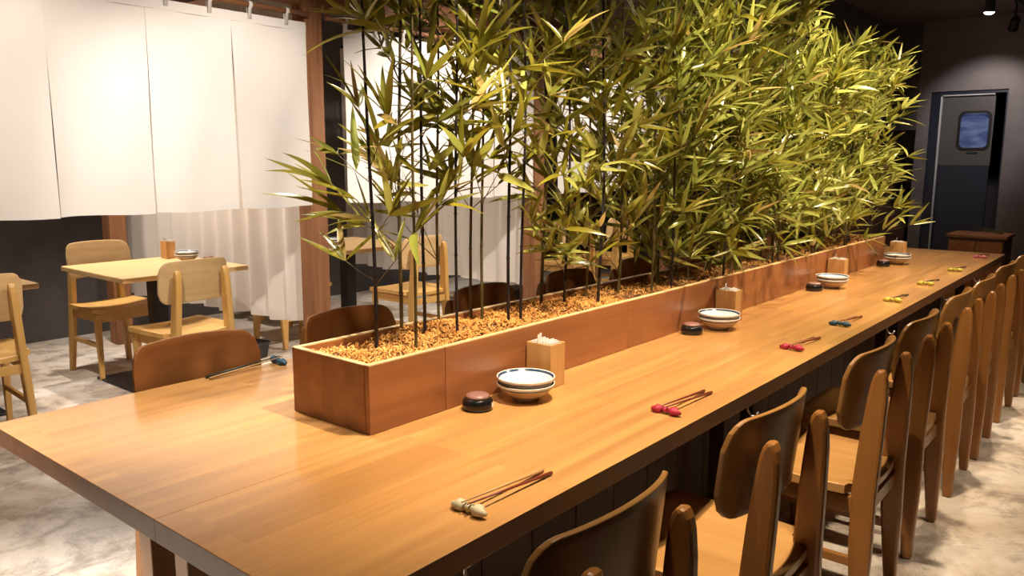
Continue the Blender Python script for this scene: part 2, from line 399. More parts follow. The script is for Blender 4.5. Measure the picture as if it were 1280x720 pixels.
bmB = bmesh.new(); box(bmB, 2.6, 2.72, 4.17, 5.94, 2.3, 2.42); tag(link('cross_beam', bmB, W_BEAM), 'brown timber cross beam over the tall booth curtain', 'beam')
def rod(x0, x1, label):
    bm = bmesh.new(); tube(bm, [(x0, 3.955, 2.2), (x1, 3.955, 2.2)], .014, 10)
    for x in (x0 + .03, x1 - .03): box(bm, x - .008, x + .008, 3.96, 3.99, 2.19, 2.30)
    return tag(link('curtain_rod', bm, W_BEAMX), label, 'curtain rod', 'rods carrying the noren')
rod(.80, 2.945, 'wooden rod carrying the nearest white noren')
rod(3.06, 5.14, 'wooden rod carrying the noren right of the nearest post')
rod(5.26, 7.34, 'wooden rod carrying the farthest noren')

def noren(xs, y, ztop, zbot, label):
    t = thing('noren_curtain', label, 'curtain', (xs[0], y, zbot), 0, 'white split noren curtains')
    for i in range(len(xs) - 1):
        bm = bmesh.new(); nu, nv = 22, 30; g = []
        ph = random.uniform(0, 6); a1 = random.uniform(.009, .017); lean = random.uniform(-.006, .012)
        wd = xs[i + 1] - xs[i]; gaps = (.004, .003, .0012, .006, .022)
        for v in range(nv + 1):
            row = []; tv = v / nv; drop = 1 - tv
            dd_ = max(0, drop - .05)
            for u in range(nu + 1):
                tu = u / nu
                gl = gaps[i % 5] * dd_ + .0008; gr = gaps[(i + 1) % 5] * dd_ + .0008
                x = xs[i] - xs[0] + gl + (wd - gl - gr) * tu
                z = (ztop - zbot) * tv + .004 * math.sin(5 * tu + ph) * drop
                yy = -.012 * drop + a1 * drop * math.sin(2.2 * PI * tu + ph) + .012 * drop * math.sin(PI * tu + ph * .5) \
                     + .003 * math.sin(9 * tu + 7 * drop + ph) + .010 * drop * (abs(tu - .5) * 2) ** 6 * (1 if (i + u // (nu // 2 + 1)) % 2 else -1)
                row.append(bm.verts.new((x, yy, z)))
            g.append(row)
        for v in range(nv):
            for u in range(nu):
                f = bm.faces.new((g[v][u], g[v][u + 1], g[v + 1][u + 1], g[v + 1][u])); f.smooth = True
        o = link('noren_panel', bm, CLOTH, t)
        md = o.modifiers.new('thick', 'SOLIDIFY'); md.thickness = .002
        es = o.modifiers.new('crisp_rim', 'EDGE_SPLIT'); es.split_angle = math.radians(45)
        # stitched head band joining the panels
    bm = bmesh.new(); n = 60; prev = None; L = xs[-1] - xs[0]
    for k in range(n + 1):
        x = L * k / n; zt = ztop - zbot - .016 * abs(math.sin(PI * x / .235)) + .0
        pr = (bm.verts.new((x, -.004, ztop - zbot - .05)), bm.verts.new((x, -.004, zt)))
        if prev: bm.faces.new((prev[0], pr[0], pr[1], prev[1]))
        prev = pr
    o = link('head_band', bm, CLOTH, t); md = o.modifiers.new('thick', 'SOLIDIFY'); md.thickness = .003
    k = 0; x = 0.012
    while x < L + .01:
        bm = bmesh.new(); n = 10; r = .02
        zc = 2.2 - zbot; ro = 3.955 - y
        ring = [(x, ro + r * math.cos(a) , zc + r * math.sin(a)) for a in [2 * PI * j / n for j in range(n)]]
        pts = [(x, -.004, ztop - zbot - .03)] + [(x, ro + .02 * math.cos(a), zc + .02 * math.sin(a)) for a in [math.radians(q) for q in (330, 20, 60, 100, 140, 180, 220, 250)]] + [(x, -.008, ztop - zbot - .03)]
        prev = None
        for p in pts:
            pr = (bm.verts.new((p[0] - .011, p[1], p[2])), bm.verts.new((p[0] + .011, p[1], p[2])))
            if prev: bm.faces.new((prev[0], pr[0], pr[1], prev[1])).smooth = True
            prev = pr
        o = link('hanging_loop', bm, CLOTH, t); md = o.modifiers.new('thick', 'SOLIDIFY'); md.thickness = .0015
        x += .235
    return t
noren([.90, 1.035, 1.515, 1.98, 2.445, 2.925], 3.965, 2.155, 1.10, 'white split noren hanging left of the nearest timber post')
noren([3.20, 3.67, 4.14, 4.61, 5.08], 3.965, 2.155, 1.10, 'white split noren right of the nearest timber post, behind the sparse bamboo')
noren([5.38, 5.85, 6.32, 6.79, 7.22], 3.965, 2.155, 1.10, 'farthest white noren, hidden behind the dense bamboo')

def long_curtain(p0, p1, z0, z1, folds, label):
    t = thing('sheer_curtain', label, 'curtain', (p0[0], p0[1], z0), 0, 'tall sheer curtains between the booths')
    bm = bmesh.new(); n = folds * 12; m_ = 14
    d_ = Vector((p1[0] - p0[0], p1[1] - p0[1], 0)); L = d_.length; d_.normalize(); nn = Vector((-d_.y, d_.x, 0))
    g = []; off = [random.uniform(.6, 1.4) for _ in range(folds + 2)]
    for v in range(m_ + 1):
        tv = v / m_; row = []
        for u in range(n + 1):
            tu = u / n; f = tu * folds; a = off[int(f)] * (1 - f % 1) + off[int(f) + 1] * (f % 1)
            amp = .022 * a * (1.25 - .6 * tv)
            p = d_ * (L * tu + .012 * math.sin(4 * PI * tu * folds * .5 + tv)) + nn * amp * math.sin(2 * PI * f + .5 * math.sin(3 * tv + f))
            row.append(bm.verts.new((p.x, p.y, (z1 - z0) * tv + (.01 * math.sin(f * 2.1) if v == 0 else 0))))
        g.append(row)
    for v in range(m_):
        for u in range(n): bm.faces.new((g[v][u], g[v][u + 1], g[v + 1][u + 1], g[v + 1][u])).smooth = True
    o = link('curtain_cloth', bm, SHEER, t)
    bm = bmesh.new(); q = d_ * L; tube(bm, [(0, 0, z1 - z0 + .012), (q.x, q.y, z1 - z0 + .012)], .012, 8)
    link('curtain_rail', bm, BLACK, t); return t
long_curtain((3.04, 4.13), (2.84, 6.42), .33, 2.45, 13, 'tall pale curtain hanging behind the nearest booth table')
long_curtain((5.2, 4.13), (5.15, 6.42), .33, 2.45, 11, 'tall pale curtain glimpsed behind the bamboo, dividing the farther booths')

# ------------------------------------------------------------------ long table
T = thing('long_table', 'long communal wooden table with a honey coloured top', 'table', (3.65, 1.53, 0))
def TB(name, x0, x1, y0, y1, z0, z1, mat, bevel=0.0): return BX(name, x0 - 3.65, x1 - 3.65, y0 - 1.53, y1 - 1.53, z0, z1, mat, T, bevel)
for (a, b2) in ((.64, 2.62), (2.62, 4.63), (4.63, 6.66)):
    for (y0, y1) in ((.87, 1.372), (1.372, 2.195)):
        bm = bmesh.new(); g = .0008
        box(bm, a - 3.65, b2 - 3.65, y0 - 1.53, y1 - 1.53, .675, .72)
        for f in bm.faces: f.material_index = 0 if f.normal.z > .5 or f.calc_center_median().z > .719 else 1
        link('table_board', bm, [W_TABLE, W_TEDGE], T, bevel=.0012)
for xa in (.75, 2.5, 2.75, 4.5, 4.75, 6.55):
    for ya in (1.12, 1.45, 1.60, 1.79):
        if ya in (1.12, 1.79) and xa == .75: continue
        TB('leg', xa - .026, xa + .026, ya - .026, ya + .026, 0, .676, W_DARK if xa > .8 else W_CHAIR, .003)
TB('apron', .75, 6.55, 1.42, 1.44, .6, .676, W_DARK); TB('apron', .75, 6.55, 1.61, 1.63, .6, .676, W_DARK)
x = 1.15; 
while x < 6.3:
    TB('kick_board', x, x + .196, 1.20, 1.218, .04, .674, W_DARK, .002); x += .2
for hx in (.95, 2.16, 3.63, 4.74, 5.6):
    bm = bmesh.new(); y = .885 - 1.53; X0 = hx - 3.65
    tube(bm, [(X0, y, .676), (X0, y, .655), (X0, y - .012, .640), (X0, y - .026, .642), (X0, y - .032, .655)], .0035, 8)
    lathe(bm, [(0, .6745), (.011, .6745), (.011, .671), (0, .671)], 12, (X0, y))
    link('bag_hook', bm, STEEL, T)

# ------------------------------------------------------------------ planter with shavings
PX0, PX1, PY0, PY1, PZ0, PZ1 = 1.187, 5.58, 1.413, 1.715, .7205, .892
P = thing('long_planter', 'long reddish-brown wooden planter box running down the table', 'planter', (PX0, PY0, PZ0))
def PB(name, x0, x1, y0, y1, z0, z1, mat, bevel=0.0): return BX(name, x0 - PX0, x1 - PX0, y0 - PY0, y1 - PY0, z0 - PZ0, z1 - PZ0, mat, P, bevel)
js = [PX0, 1.446, 2.355, 3.27, 4.18, 5.0, PX1]
for a, b2 in zip(js, js[1:]):
    PB('side_board', a + .0008, b2 - .0008, PY0, PY0 + .016, PZ0, PZ1 - .003, W_PLANT, .0015)
    PB('side_board', a + .0008, b2 - .0008, PY1 - .016, PY1, PZ0, PZ1 - .003, W_PLANT, .0015)
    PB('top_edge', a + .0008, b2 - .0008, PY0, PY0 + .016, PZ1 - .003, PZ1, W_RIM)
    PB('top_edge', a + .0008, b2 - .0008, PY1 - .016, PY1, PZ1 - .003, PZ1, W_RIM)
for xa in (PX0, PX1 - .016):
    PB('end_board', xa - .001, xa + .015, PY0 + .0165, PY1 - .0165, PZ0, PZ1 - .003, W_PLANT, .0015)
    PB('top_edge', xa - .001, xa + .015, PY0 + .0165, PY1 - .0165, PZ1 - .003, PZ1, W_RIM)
PB('bottom_board', PX0 + .017, PX1 - .017, PY0 + .017, PY1 - .017, PZ0, PZ0 + .012, W_PLANT)
bm = bmesh.new(); g = []
nx, ny = 220, 14
def mound(x, y): return .872 + .010 * math.sin(3.1 * x + 2) * math.sin(9 * y) + .007 * math.sin(13 * x + 11 * y) + .006 * math.sin(31 * x) * math.cos(27 * y)
for i in range(nx + 1):
    x = PX0 + .018 + (PX1 - PX0 - .036) * i / nx
    g.append([bm.verts.new((x, PY0 + .018 + (PY1 - PY0 - .036) * j / ny, mound(x, PY0 + .018 + .266 * j / ny) - .006 + random.uniform(-.003, .003))) for j in range(ny + 1)])
for i in range(nx):
    for j in range(ny): bm.faces.new((g[i][j], g[i + 1][j], g[i + 1][j + 1], g[i][j + 1]))
n0 = len(bm.faces)
for k in range(15000):     # curled shavings
    x = random.uniform(PX0 + .02, PX1 - .02); y = random.uniform(PY0 + .022, PY1 - .022)
    if random.random() < .35: x = PX0 + .02 + (x - PX0 - .02) * .3
    p = Vector((x, y, mound(x, y) + random.uniform(-.004, .010)))
    a = random.uniform(0, 2 * PI); e = random.uniform(-.5, .7); L = random.uniform(.006, .022); wd = random.uniform(.0008, .002)
    d_ = Vector((math.cos(a) * math.cos(e), math.sin(a) * math.cos(e), math.sin(e))); s_ = Vector((-math.sin(a), math.cos(a), random.uniform(-.6, .6))) * wd
    up = Vector((0, 0, random.uniform(-.004, .006)))
    prev = None
    for t_ in (0, .5, 1):
        q = p + d_ * L * (t_ - .5) + up * (1 - (2 * t_ - 1) ** 2)
        q.x = min(max(q.x, PX0 + .018), PX1 - .018); q.y = min(max(q.y, PY0 + .019), PY1 - .019)
        pr = (bm.verts.new(q - s_), bm.verts.new(q + s_))
        if prev: bm.faces.new((prev[0], prev[1], pr[1], pr[0])).material_index = 1
        prev = pr
tag(link('wood_shavings', bm, [SOIL, STRAWM]), 'golden wood shavings filling the long planter', 'mulch', kind='stuff')

# ------------------------------------------------------------------ bamboo
def leaf_mesh(L, W, curl, fold, bend, mat):
    bm = bmesh.new(); n = 7; prev = None
    for i in range(n + 1):
        t_ = i / n
        wd = W * (math.sin(PI * min(1, t_ ** .62)) ** .8 if 0 < t_ < 1 else 0) * .5
        c = Vector((bend * t_ * t_ * L, L * t_ * (1 - .12 * curl * t_), -curl * L * t_ * t_ * .55))
        row = (bm.verts.new(c + Vector((-wd, 0, fold * wd))), bm.verts.new(c), bm.verts.new(c + Vector((wd, 0, fold * wd)))) if wd > 1e-4 else (bm.verts.new(c),)
        if prev:
            if len(prev) == 1 and len(row) == 3: fs = [(prev[0], row[1], row[0]), (prev[0], row[2], row[1])]
            elif len(prev) == 3 and len(row) == 1: fs = [(prev[0], prev[1], row[0]), (prev[1], prev[2], row[0])]
            else: fs = [(prev[0], prev[1], row[1], row[0]), (prev[1], prev[2], row[2], row[1])]
            for f in fs: bm.faces.new(f).smooth = True
        prev = row
    me = bpy.data.meshes.new('leaf'); bm.normal_update(); bm.to_mesh(me); bm.free(); me.materials.append(mat); return me
LEAVES = []
for mat in (LEAFA, LEAFB, LEAFC):
    LEAVES.append([leaf_mesh(random.uniform(.115, .165), random.uniform(.0145, .020), c, random.uniform(.15, .5), random.uniform(-.12, .12), mat)
                   for c in (.0, .08, .18, .32, .6)])
def leaf_mx(p, d_, roll, s):
    d_ = d_.normalized(); up = Vector((0, 0, 1)); x_ = d_.cross(up)
    if x_.length < .1: x_ = Vector((1, 0, 0))
    x_.normalize(); z_ = x_.cross(d_).normalized()
    m_ = Matrix((x_, d_, z_)).transposed().to_4x4() @ Matrix.Rotation(roll, 4, 'Y')
    return Matrix.Translation(p) @ m_ @ Matrix.Scale(s, 4)
def bamboo(x, y, h, nobj, nstuff, dark, zlow, label, group, spread=1.0, bright=.5, lean=(0, 0), ls=1.0):
    z0 = mound(x, y) - .03
    t = thing('bamboo_plant', label, 'plant', (x, y, z0), 0, group)
    cx, cy_ = random.uniform(-.03, .03) + lean[0], random.uniform(-.02, .02) + lean[1]
    def P_(z): q = z / h; return Vector((cx * q * q + .006 * math.sin(9 * q + x * 5), cy_ * q * q + .005 * math.sin(7 * q + x), z))
    bm = bmesh.new(); pts = []; rd = []; r0 = random.uniform(.0045, .0062); z = 0
    nodes = []
    while z < h:
        pts += [P_(z), P_(z + .004), P_(z + .008)]; rr = r0 * (1 - .55 * z / h); rd += [rr, rr * 1.3, rr]; nodes.append(z + .004)
        z += random.uniform(.10, .14)
    pts.append(P_(h)); rd.append(r0 * .35); tube(bm, pts, rd, 7)
    link('culm', bm, CULMK if dark else CULMG, t)
    total = nobj + nstuff; made = 0; mats_ = []
    bt = bmesh.new()
    guard = 0
    while made < total and guard < 4000:
        guard += 1
        zb = zlow + (h - zlow) * random.random() ** .9
        nd = min(nodes, key=lambda q: abs(q - zb)); nd = .5 * nd + .5 * zb; b0 = P_(min(nd, h))
        az = random.uniform(0, 2 * PI); el = random.uniform(.25, 1.15); L = random.uniform(.08, .26) * spread * (1.15 - .45 * zb / h)
        dv = Vector((math.cos(az) * math.cos(el), .72 * math.sin(az) * math.cos(el), math.sin(el)))
        mid = b0 + dv * L * .5; tip = mid + (dv + Vector((0, 0, random.uniform(-.5, .25)))).normalized() * L * .5
        tube(bt, [b0, mid, tip], [.0018, .0013, .0008], 4, cap=False)
        anchors = [(tip, 4 + random.randint(0, 2))]
        if L > .14: anchors.append((mid, 2))
        for ap, k in anchors:
            for j in range(k):
                sp = .85 if ap is tip else 1.0
                dd = (tip - b0).normalized() * .9 + Vector((random.gauss(0, sp * .6), random.gauss(0, sp * .6), random.gauss(.12, .42)))
                if dd.length < .1: continue
                q = random.random(); fam = 1 if q < bright else (2 if q > .95 else 0)
                mats_.append((leaf_mx(ap, dd, random.uniform(-1.1, 1.1), random.uniform(.65, 1.2) * ls), random.choice(LEAVES[fam]))); made += 1
    tag(link('twigs', bt, CULMG, t), kind='stuff')
    random.shuffle(mats_)
    for mx, me in mats_[:nobj]:
        o = bpy.data.objects.new('leaf', me); o.parent = t; o.matrix_local = mx; C.objects.link(o)
    rest = mats_[nobj:total]
    if rest:
        V = []; F = []; MI = []; SM = []
        ml = [LEAFA, LEAFB, LEAFC]
        for mx, me in rest:
            o0 = len(V); V += [tuple(mx @ v.co) for v in me.vertices]; mi = ml.index(me.materials[0])
            for p in me.polygons: F.append([o0 + i for i in p.vertices]); MI.append(mi)
        me2 = bpy.data.meshes.new('foliage'); me2.from_pydata(V, [], F); me2.polygons.foreach_set('material_index', MI)
        me2.polygons.foreach_set('use_smooth', [True] * len(F))
        for q in ml: me2.materials.append(q)
        o = bpy.data.objects.new('foliage', me2); C.objects.link(o); o.parent = t; o['kind'] = 'stuff'
    return t
rs = random.getstate(); random.seed(21)
# front stretch: single culms one can follow
NEAR = [
    (1.374, 1.60, 1.40, 78, 1, .12, 'nearest bamboo, dark wavy culm at the planter corner by the timber post'),
    (1.538, 1.68, 1.40, 80, 0, .20, 'thin olive bamboo at the planter back near its near end'),
    (1.452, 1.53, 1.50, 100, 0, .34, 'olive bamboo at the planter front, second from the near corner'),
    (1.574, 1.62, 1.45, 90, 1, .30, 'dark bamboo just right of the second culm from the near corner'),
    (1.682, 1.67, 1.45, 90, 0, .12, 'leafy olive bamboo at the planter back left of the straight black culm'),
    (1.614, 1.53, 1.5, 110, 1, .40, 'tall bamboo with a straight black culm at the planter front'),
    (1.820, 1.66, 1.45, 100, 0, .20, 'olive bamboo behind and right of the straight black culm'),
    (1.805, 1.60, 1.45, 100, 0, .34, 'slim olive bamboo between the straight black culm and the black pair'),
    (1.812, 1.50, 1.5, 100, 1, .42, 'left culm of the pair of black bamboos at the planter front'),
    (1.924, 1.54, 1.5, 100, 1, .42, 'right culm of the pair of black bamboos at the planter front'),
    (2.150, 1.63, 1.45, 130, 0, .12, 'leafy olive bamboo behind the nearest napkin box'),
    (2.188, 1.56, 1.5, 130, 1, .16, 'bamboo with a dark culm and lit leaves just past the nearest napkin box'),
    (2.432, 1.64, 1.45, 140, 0, .12, 'leafy bamboo with pale tips a little past the nearest napkin box'),
    (2.319, 1.51, 1.5, 140, 1, .10, 'dark bushy bamboo at the planter front halfway to the second napkin box'),
    (2.590, 1.60, 1.45, 150, 0, .08, 'bushy bamboo at the planter back halfway to the second napkin box'),
    (2.700, 1.52, 1.45, 150, 0, .08, 'bright bushy bamboo shortly before the second napkin box'),
]
for i, (x, y, h, nl, dk, zl, lb) in enumerate(NEAR):
    bamboo(x, y, h, int(nl * 1.0) if x < 2.1 else nl, 4 if x < 2.1 else 110, dk, zl, lb, 'bamboo in the near half of the planter', .78 if x < 1.6 else 1.0, .22 + .45 * max(0, (x - 1.8)), lean=((-.03, .0) if i == 0 else (0, 0)), ls=1.2 if x < 2.1 else 1.12)  # share of bright leaves grows along the row, painting the backlit near end darker
ORDN = ['first', 'second', 'third', 'fourth', 'fifth', 'sixth', 'seventh', 'eighth', 'ninth', 'tenth', 'eleventh', 'twelfth', 'thirteenth', 'fourteenth', 'fifteenth', 'sixteenth', 'seventeenth', 'eighteenth']
x = 2.82; k = 0; cnt = {}
while x < 5.5:
    y = (1.50, 1.63, 1.55, 1.66, 1.48)[k % 5]
    wh = 'second' if x < 4.45 else 'third'; cnt[wh] = cnt.get(wh, -1) + 1
    lb = 'dense %s bamboo, %s counting away from the %s napkin box' % ('dark-culmed' if k % 4 == 0 else 'bright', ORDN[cnt[wh]], wh)
    hh = random.uniform(1.12, 1.34) if x < 3.6 else random.uniform(.98, 1.16)
    bamboo(x, y, hh, 42, 320, k % 4 == 0, .04, lb, 'bamboo in the far half of the planter', 1.05 if x < 5.2 else 1.15, .62, lean=(0.0 if x < 5.2 else .14, 0), ls=1.08)
    x += random.uniform(.095, .125); k += 1
random.setstate(rs)

# ------------------------------------------------------------------ chairs
def make_chair(label, mats):
    wl, ws, wp = mats
    t = thing('dining_chair', label, 'chair')
    for s in (-1, 1):
        # rear post: broad in the side view, rounded top, leans a touch
        ol = [(-.222, 0), (-.188, 0), (-.165, .25), (-.158, .43), (-.168, .60), (-.180, .72), (-.185, .755), (-.191, .777), (-.199, .790), (-.208, .795), (-.217, .790), (-.224, .776), (-.229, .752), (-.232, .70), (-.230, .58), (-.226, .43), (-.228, .25)]
        bm = bmesh.new()
        prism(bm, ol, lambda u, v, q: (s * (.187 - .048 * v / .78) + q, u, v), -.017, .017)
        link('rear_leg', bm, wl, t, bevel=.009)
        bm = bmesh.new(); xf = s * .178
        v0 = [(-.013, -.013), (.013, -.013), (.013, .013), (-.013, .013)]; v1 = [(-.019, -.02), (.019, -.02), (.019, .02), (-.019, .02)]
        a = [bm.verts.new((xf + u, .195 + v, 0)) for u, v in v0]; b_ = [bm.verts.new((xf + u, .185 + v, .42)) for u, v in v1]
        bm.faces.new(a[::-1]); bm.faces.new(b_)
        for i in range(4): bm.faces.new((a[i], a[(i + 1) % 4], b_[(i + 1) % 4], b_[i]))
        link('front_leg', bm, wl, t, bevel=.005)
        xf = s * .168
        BX('side_rail', xf - .011, xf + .011, -.165, .170, .365, .415, wl, t, .003)
        BX('side_stretcher', xf - .009, xf + .009, -.172, .178, .20, .228, wl, t, .003)
    BX('front_rail', -.162, .162, .174, .196, .365, .415, wl, t, .003)
    BX('back_rail', -.158, .158, -.205, -.183, .355, .400, wl, t, .003)
    # sculpted seat
    bm = bmesh.new(); nu, nv = 14, 12; g = {}
    for lay in (0, 1):
        for i in range(nu + 1):
            for j in range(nv + 1):
                u = -1 + 2 * i / nu; v = -1 + 2 * j / nv
                hw = .225 - .018 * (1 - (v + 1) / 2)
                cr = 1 - .10 * max(0, abs(u)) ** 8 * (abs(v) ** 8)
                x = u * hw * (1 - .05 * abs(v) ** 10); y = .012 + v * (.205 + .012 * (1 - u * u)) * (1 - .05 * abs(u) ** 10)
                if v < -.72 and abs(u) > .72: y = max(y, -.150)
                z = .445 + .010 * abs(u) ** 3 - .011 * (1 - u * u) * (1 - (v + .2) ** 2 * .5) if lay else .418 + .012 * (abs(u) ** 6)
                g[lay, i, j] = bm.verts.new((x, y, z))
    for i in range(nu):
        for j in range(nv):
            bm.faces.new((g[1, i, j], g[1, i + 1, j], g[1, i + 1, j + 1], g[1, i, j + 1])).smooth = True
            bm.faces.new((g[0, i, j + 1], g[0, i + 1, j + 1], g[0, i + 1, j], g[0, i, j]))
    for i in range(nu):
        bm.faces.new((g[0, i, 0], g[0, i + 1, 0], g[1, i + 1, 0], g[1, i, 0])); bm.faces.new((g[1, i, nv], g[1, i + 1, nv], g[0, i + 1, nv], g[0, i, nv]))
    for j in range(nv):
        bm.faces.new((g[1, 0, j], g[1, 0, j + 1], g[0, 0, j + 1], g[0, 0, j])); bm.faces.new((g[0, nu, j], g[0, nu, j + 1], g[1, nu, j + 1], g[1, nu, j]))
    link('seat', bm, ws, t)
    # curved plywood back, rounded corners
    bm = bmesh.new(); nu, nv = 28, 12; g = {}
    for lay in (0, 1):
        for i in range(nu + 1):
            u = -1 + 2 * i / nu
            # height falls off in the last part (superellipse corners)
            e = max(0, (abs(u) - .70) / .30); cut = 1 - math.sqrt(max(0, 1 - e * e * .985))
            zt = .842 - .075 * cut; zb = .600 + .075 * cut + .012 * (1 - u * u)
            zt += .012 * (1 - u * u) - .012
            for j in range(nv + 1):
                z = zb + (zt - zb) * j / nv
                x = .204 * math.sin(u * .98) / math.sin(.98)
                y = -.165 + .055 * u * u * 1.0 - (z - .60) * .10 - (.006 if lay else -.006)
                g[lay, i, j] = bm.verts.new((x, y, z))
    for i in range(nu):
        for j in range(nv):
            bm.faces.new((g[1, i, j], g[1, i + 1, j], g[1, i + 1, j + 1], g[1, i, j + 1])).smooth = True
            bm.faces.new((g[0, i, j + 1], g[0, i + 1, j + 1], g[0, i + 1, j], g[0, i, j])).smooth = True
    for i in range(nu):
        bm.faces.new((g[0, i, 0], g[0, i + 1, 0], g[1, i + 1, 0], g[1, i, 0])); bm.faces.new((g[1, i, nv], g[1, i + 1, nv], g[0, i + 1, nv], g[0, i, nv]))
    for j in range(nv):
        bm.faces.new((g[1, 0, j], g[1, 0, j + 1], g[0, 0, j + 1], g[0, 0, j])); bm.faces.new((g[0, nu, j], g[0, nu, j + 1], g[1, nu, j + 1], g[1, nu, j]))
    bmesh.ops.recalc_face_normals(bm, faces=bm.faces[:])
    link('backrest', bm, wp, t, bevel=.003)
    return t
GR = 'chairs along the walkway side of the long table'
RX = [1.03, 1.72, 2.48, 3.08, 3.75, 4.30, 4.99, 5.62, 6.24]
RL = ['wooden chair at the long table, nearest to the viewer, cut off by the bottom edge',
      'wooden chair tucked at the long table, second from the viewer on the walkway side',
      'wooden chair tucked at the long table, third from the viewer, below the blue chopstick rest',
      'wooden chair tucked at the long table, fourth from the viewer',
      'wooden chair tucked at the long table, fifth from the viewer',
      'wooden chair tucked at the long table, sixth from the viewer',
      'wooden chair tucked at the long table, seventh from the viewer',
      'wooden chair tucked at the long table, eighth from the viewer at the right edge',
      'wooden chair tucked at the far end of the long table, at the right edge']
proto = make_chair(RL[0], (W_CHAIR, W_SEAT, W_PANEL)); proto.location = (RX[0], .79, 0); proto['group'] = GR
for x, lb in zip(RX[1:], RL[1:]): dup(proto, (x, .79 + random.uniform(-.006, .006), 0), random.uniform(-.02, .02), lb, GR)
GL = 'chairs along the booth side of the long table'
LX = [1.205, 1.79, 2.52, 3.15, 3.8, 4.45, 5.1, 5.75]
LL = ['reddish wooden chair at the booth side of the long table, left of the planter',
      'reddish wooden chair at the booth side, just behind the near end of the planter'] + \
     ['reddish wooden chair behind the planter, %s along the booth side of the long table' % w_ for w_ in ('third', 'fourth', 'fifth', 'sixth', 'seventh', 'eighth')]
pl = make_chair(LL[0], (W_CHAIR, W_SEAT, W_RED)); pl.location = (LX[0], 2.085, 0); pl.rotation_euler.z = PI; pl['group'] = GL
for x, lb in zip(LX[1:], LL[1:]): dup(pl, (x, 2.085, 0), PI + random.uniform(-.03, .03), lb, GL)
GB = 'pale wooden chairs in the booths'
pb = make_chair('honey wooden chair seen from behind at the nearest booth table', (W_YEL, W_YEL, W_CHAIR))
for ch in pb.children:
    if ch.name.startswith('backrest'): ch.data.materials[0] = W_LIGHT
pb.location = (2.20, 4.19, 0); pb.rotation_euler.z = .04; pb['group'] = GB
for (x, y, r, lb) in [
    (2.27, 5.24, PI + .02, 'yellow beech chair facing the viewer on the far side of the nearest booth table'),
    (1.22, 4.36, -.06, 'yellow beech chair cut off by the left edge, at the leftmost booth table'),
    (3.52, 5.05, -PI / 2, 'beech chair mostly hidden behind the tall pale curtain, legs showing below it'),
    (3.98, 4.24, .0, 'beech chair with its back to the long table, right of the nearest timber post'),
    (4.0, 5.72, PI, 'beech chair on the far side of the booth table right of the timber post'),
    (6.0, 4.3, .0, 'beech chair glimpsed low through the bamboo in the farther booth'),
    (6.7, 4.3, .05, 'second beech chair glimpsed low through the bamboo in the farther booth'),
]: dup(pb, (x, y, 0), r, lb, GB)

# ------------------------------------------------------------------ booth tables
def booth_table(x, y, wx, wy, label, plate):
    t = thing('pedestal_table', label, 'table', (x, y, 0), 0, 'booth tables on black pedestals')
    bm = bmesh.new(); box(bm, -wx / 2, wx / 2, -wy / 2, wy / 2, .69, .72); link('tabletop', bm, W_LIGHT, t, bevel=.006)
    BX('column', -.045, .045, -.045, .045, .012, .68, BLACK, t, .004)
    BX('base_plate', -plate[0] / 2, plate[0] / 2, -plate[1] / 2, plate[1] / 2, 0, .014, BLACK, t, .003)
    BX('mounting_plate', -.15, .15, -.15, .15, .68, .69, BLACK, t)
    return t
booth_table(2.36, 4.80, .78, .82, 'small pale wood table of the nearest booth, beneath the white noren', (.55, .6))
booth_table(1.22, 4.98, .80, .80, 'pale wood booth table cut off by the left edge', (.5, .5))
booth_table(4.0, 4.98, .78, .80, 'pale wood booth table right of the nearest timber post', (.40, .5))
booth_table(6.3, 5.0, 1.3, .80, 'wide booth table hidden behind the bamboo', (.5, .5))
# black luggage basket below the curtain
t = thing('luggage_basket', 'low black luggage basket on the floor below the tall curtain', 'basket', (2.98, 4.86, 0), .2)
bm = bmesh.new(); prism(bm, rrect(0, 0, .15, .11, .04, 4), lambda u, v, q: (u * (1 if q else .9), v * (1 if q else .9), q), 0, .10)
bm.faces.ensure_lookup_table(); link('basket_body', bm, BLACK, t)
bm = bmesh.new(); a = rrect(0, 0, .155, .115, .045, 4); tube(bm, [(u, v, .102) for u, v in a + a[:1]], .006, 6); link('basket_rim', bm, BLACK, t)

# ------------------------------------------------------------------ tableware
def napkin_box(x, y, z, label, card, group='wooden napkin boxes on the long table', s=1):
    t = thing('napkin_box', label, 'napkin box', (x, y, z), 0, group)
    a, b_, h, k = .035 * s, .044 * s, .128 * s, .006
    for nm, q in (('box_side', (-a, -a + k, -b_, b_)), ('box_side', (a - k, a, -b_, b_)), ('box_side', (-a + k, a - k, -b_, -b_ + k)), ('box_side', (-a + k, a - k, b_ - k, b_))):
        BX(nm, *q, 0, h, W_BOX, t, .001)
    BX('box_bottom', -a + k, a - k, -b_ + k, b_ - k, 0, k, W_BOX, t)
    bm = bmesh.new()
    for i in range(7):
        yy = -b_ + k + .006 + i * .0105 * s; box(bm, -a + k + .003, a - k - .003, yy, yy + .003, k, h + .003 + .002 * (i % 3))
    tag(link('napkins', bm, WHITE, t), 'grey-white folded napkins')
    if card:
        bm = bmesh.new(); box(bm, -.016, .012, .012 * s, .0135 * s, h * .5, h + .026 * s)
        link('menu_card', bm, WHITE, t, rot=(.0, -.10, .25))
    return t
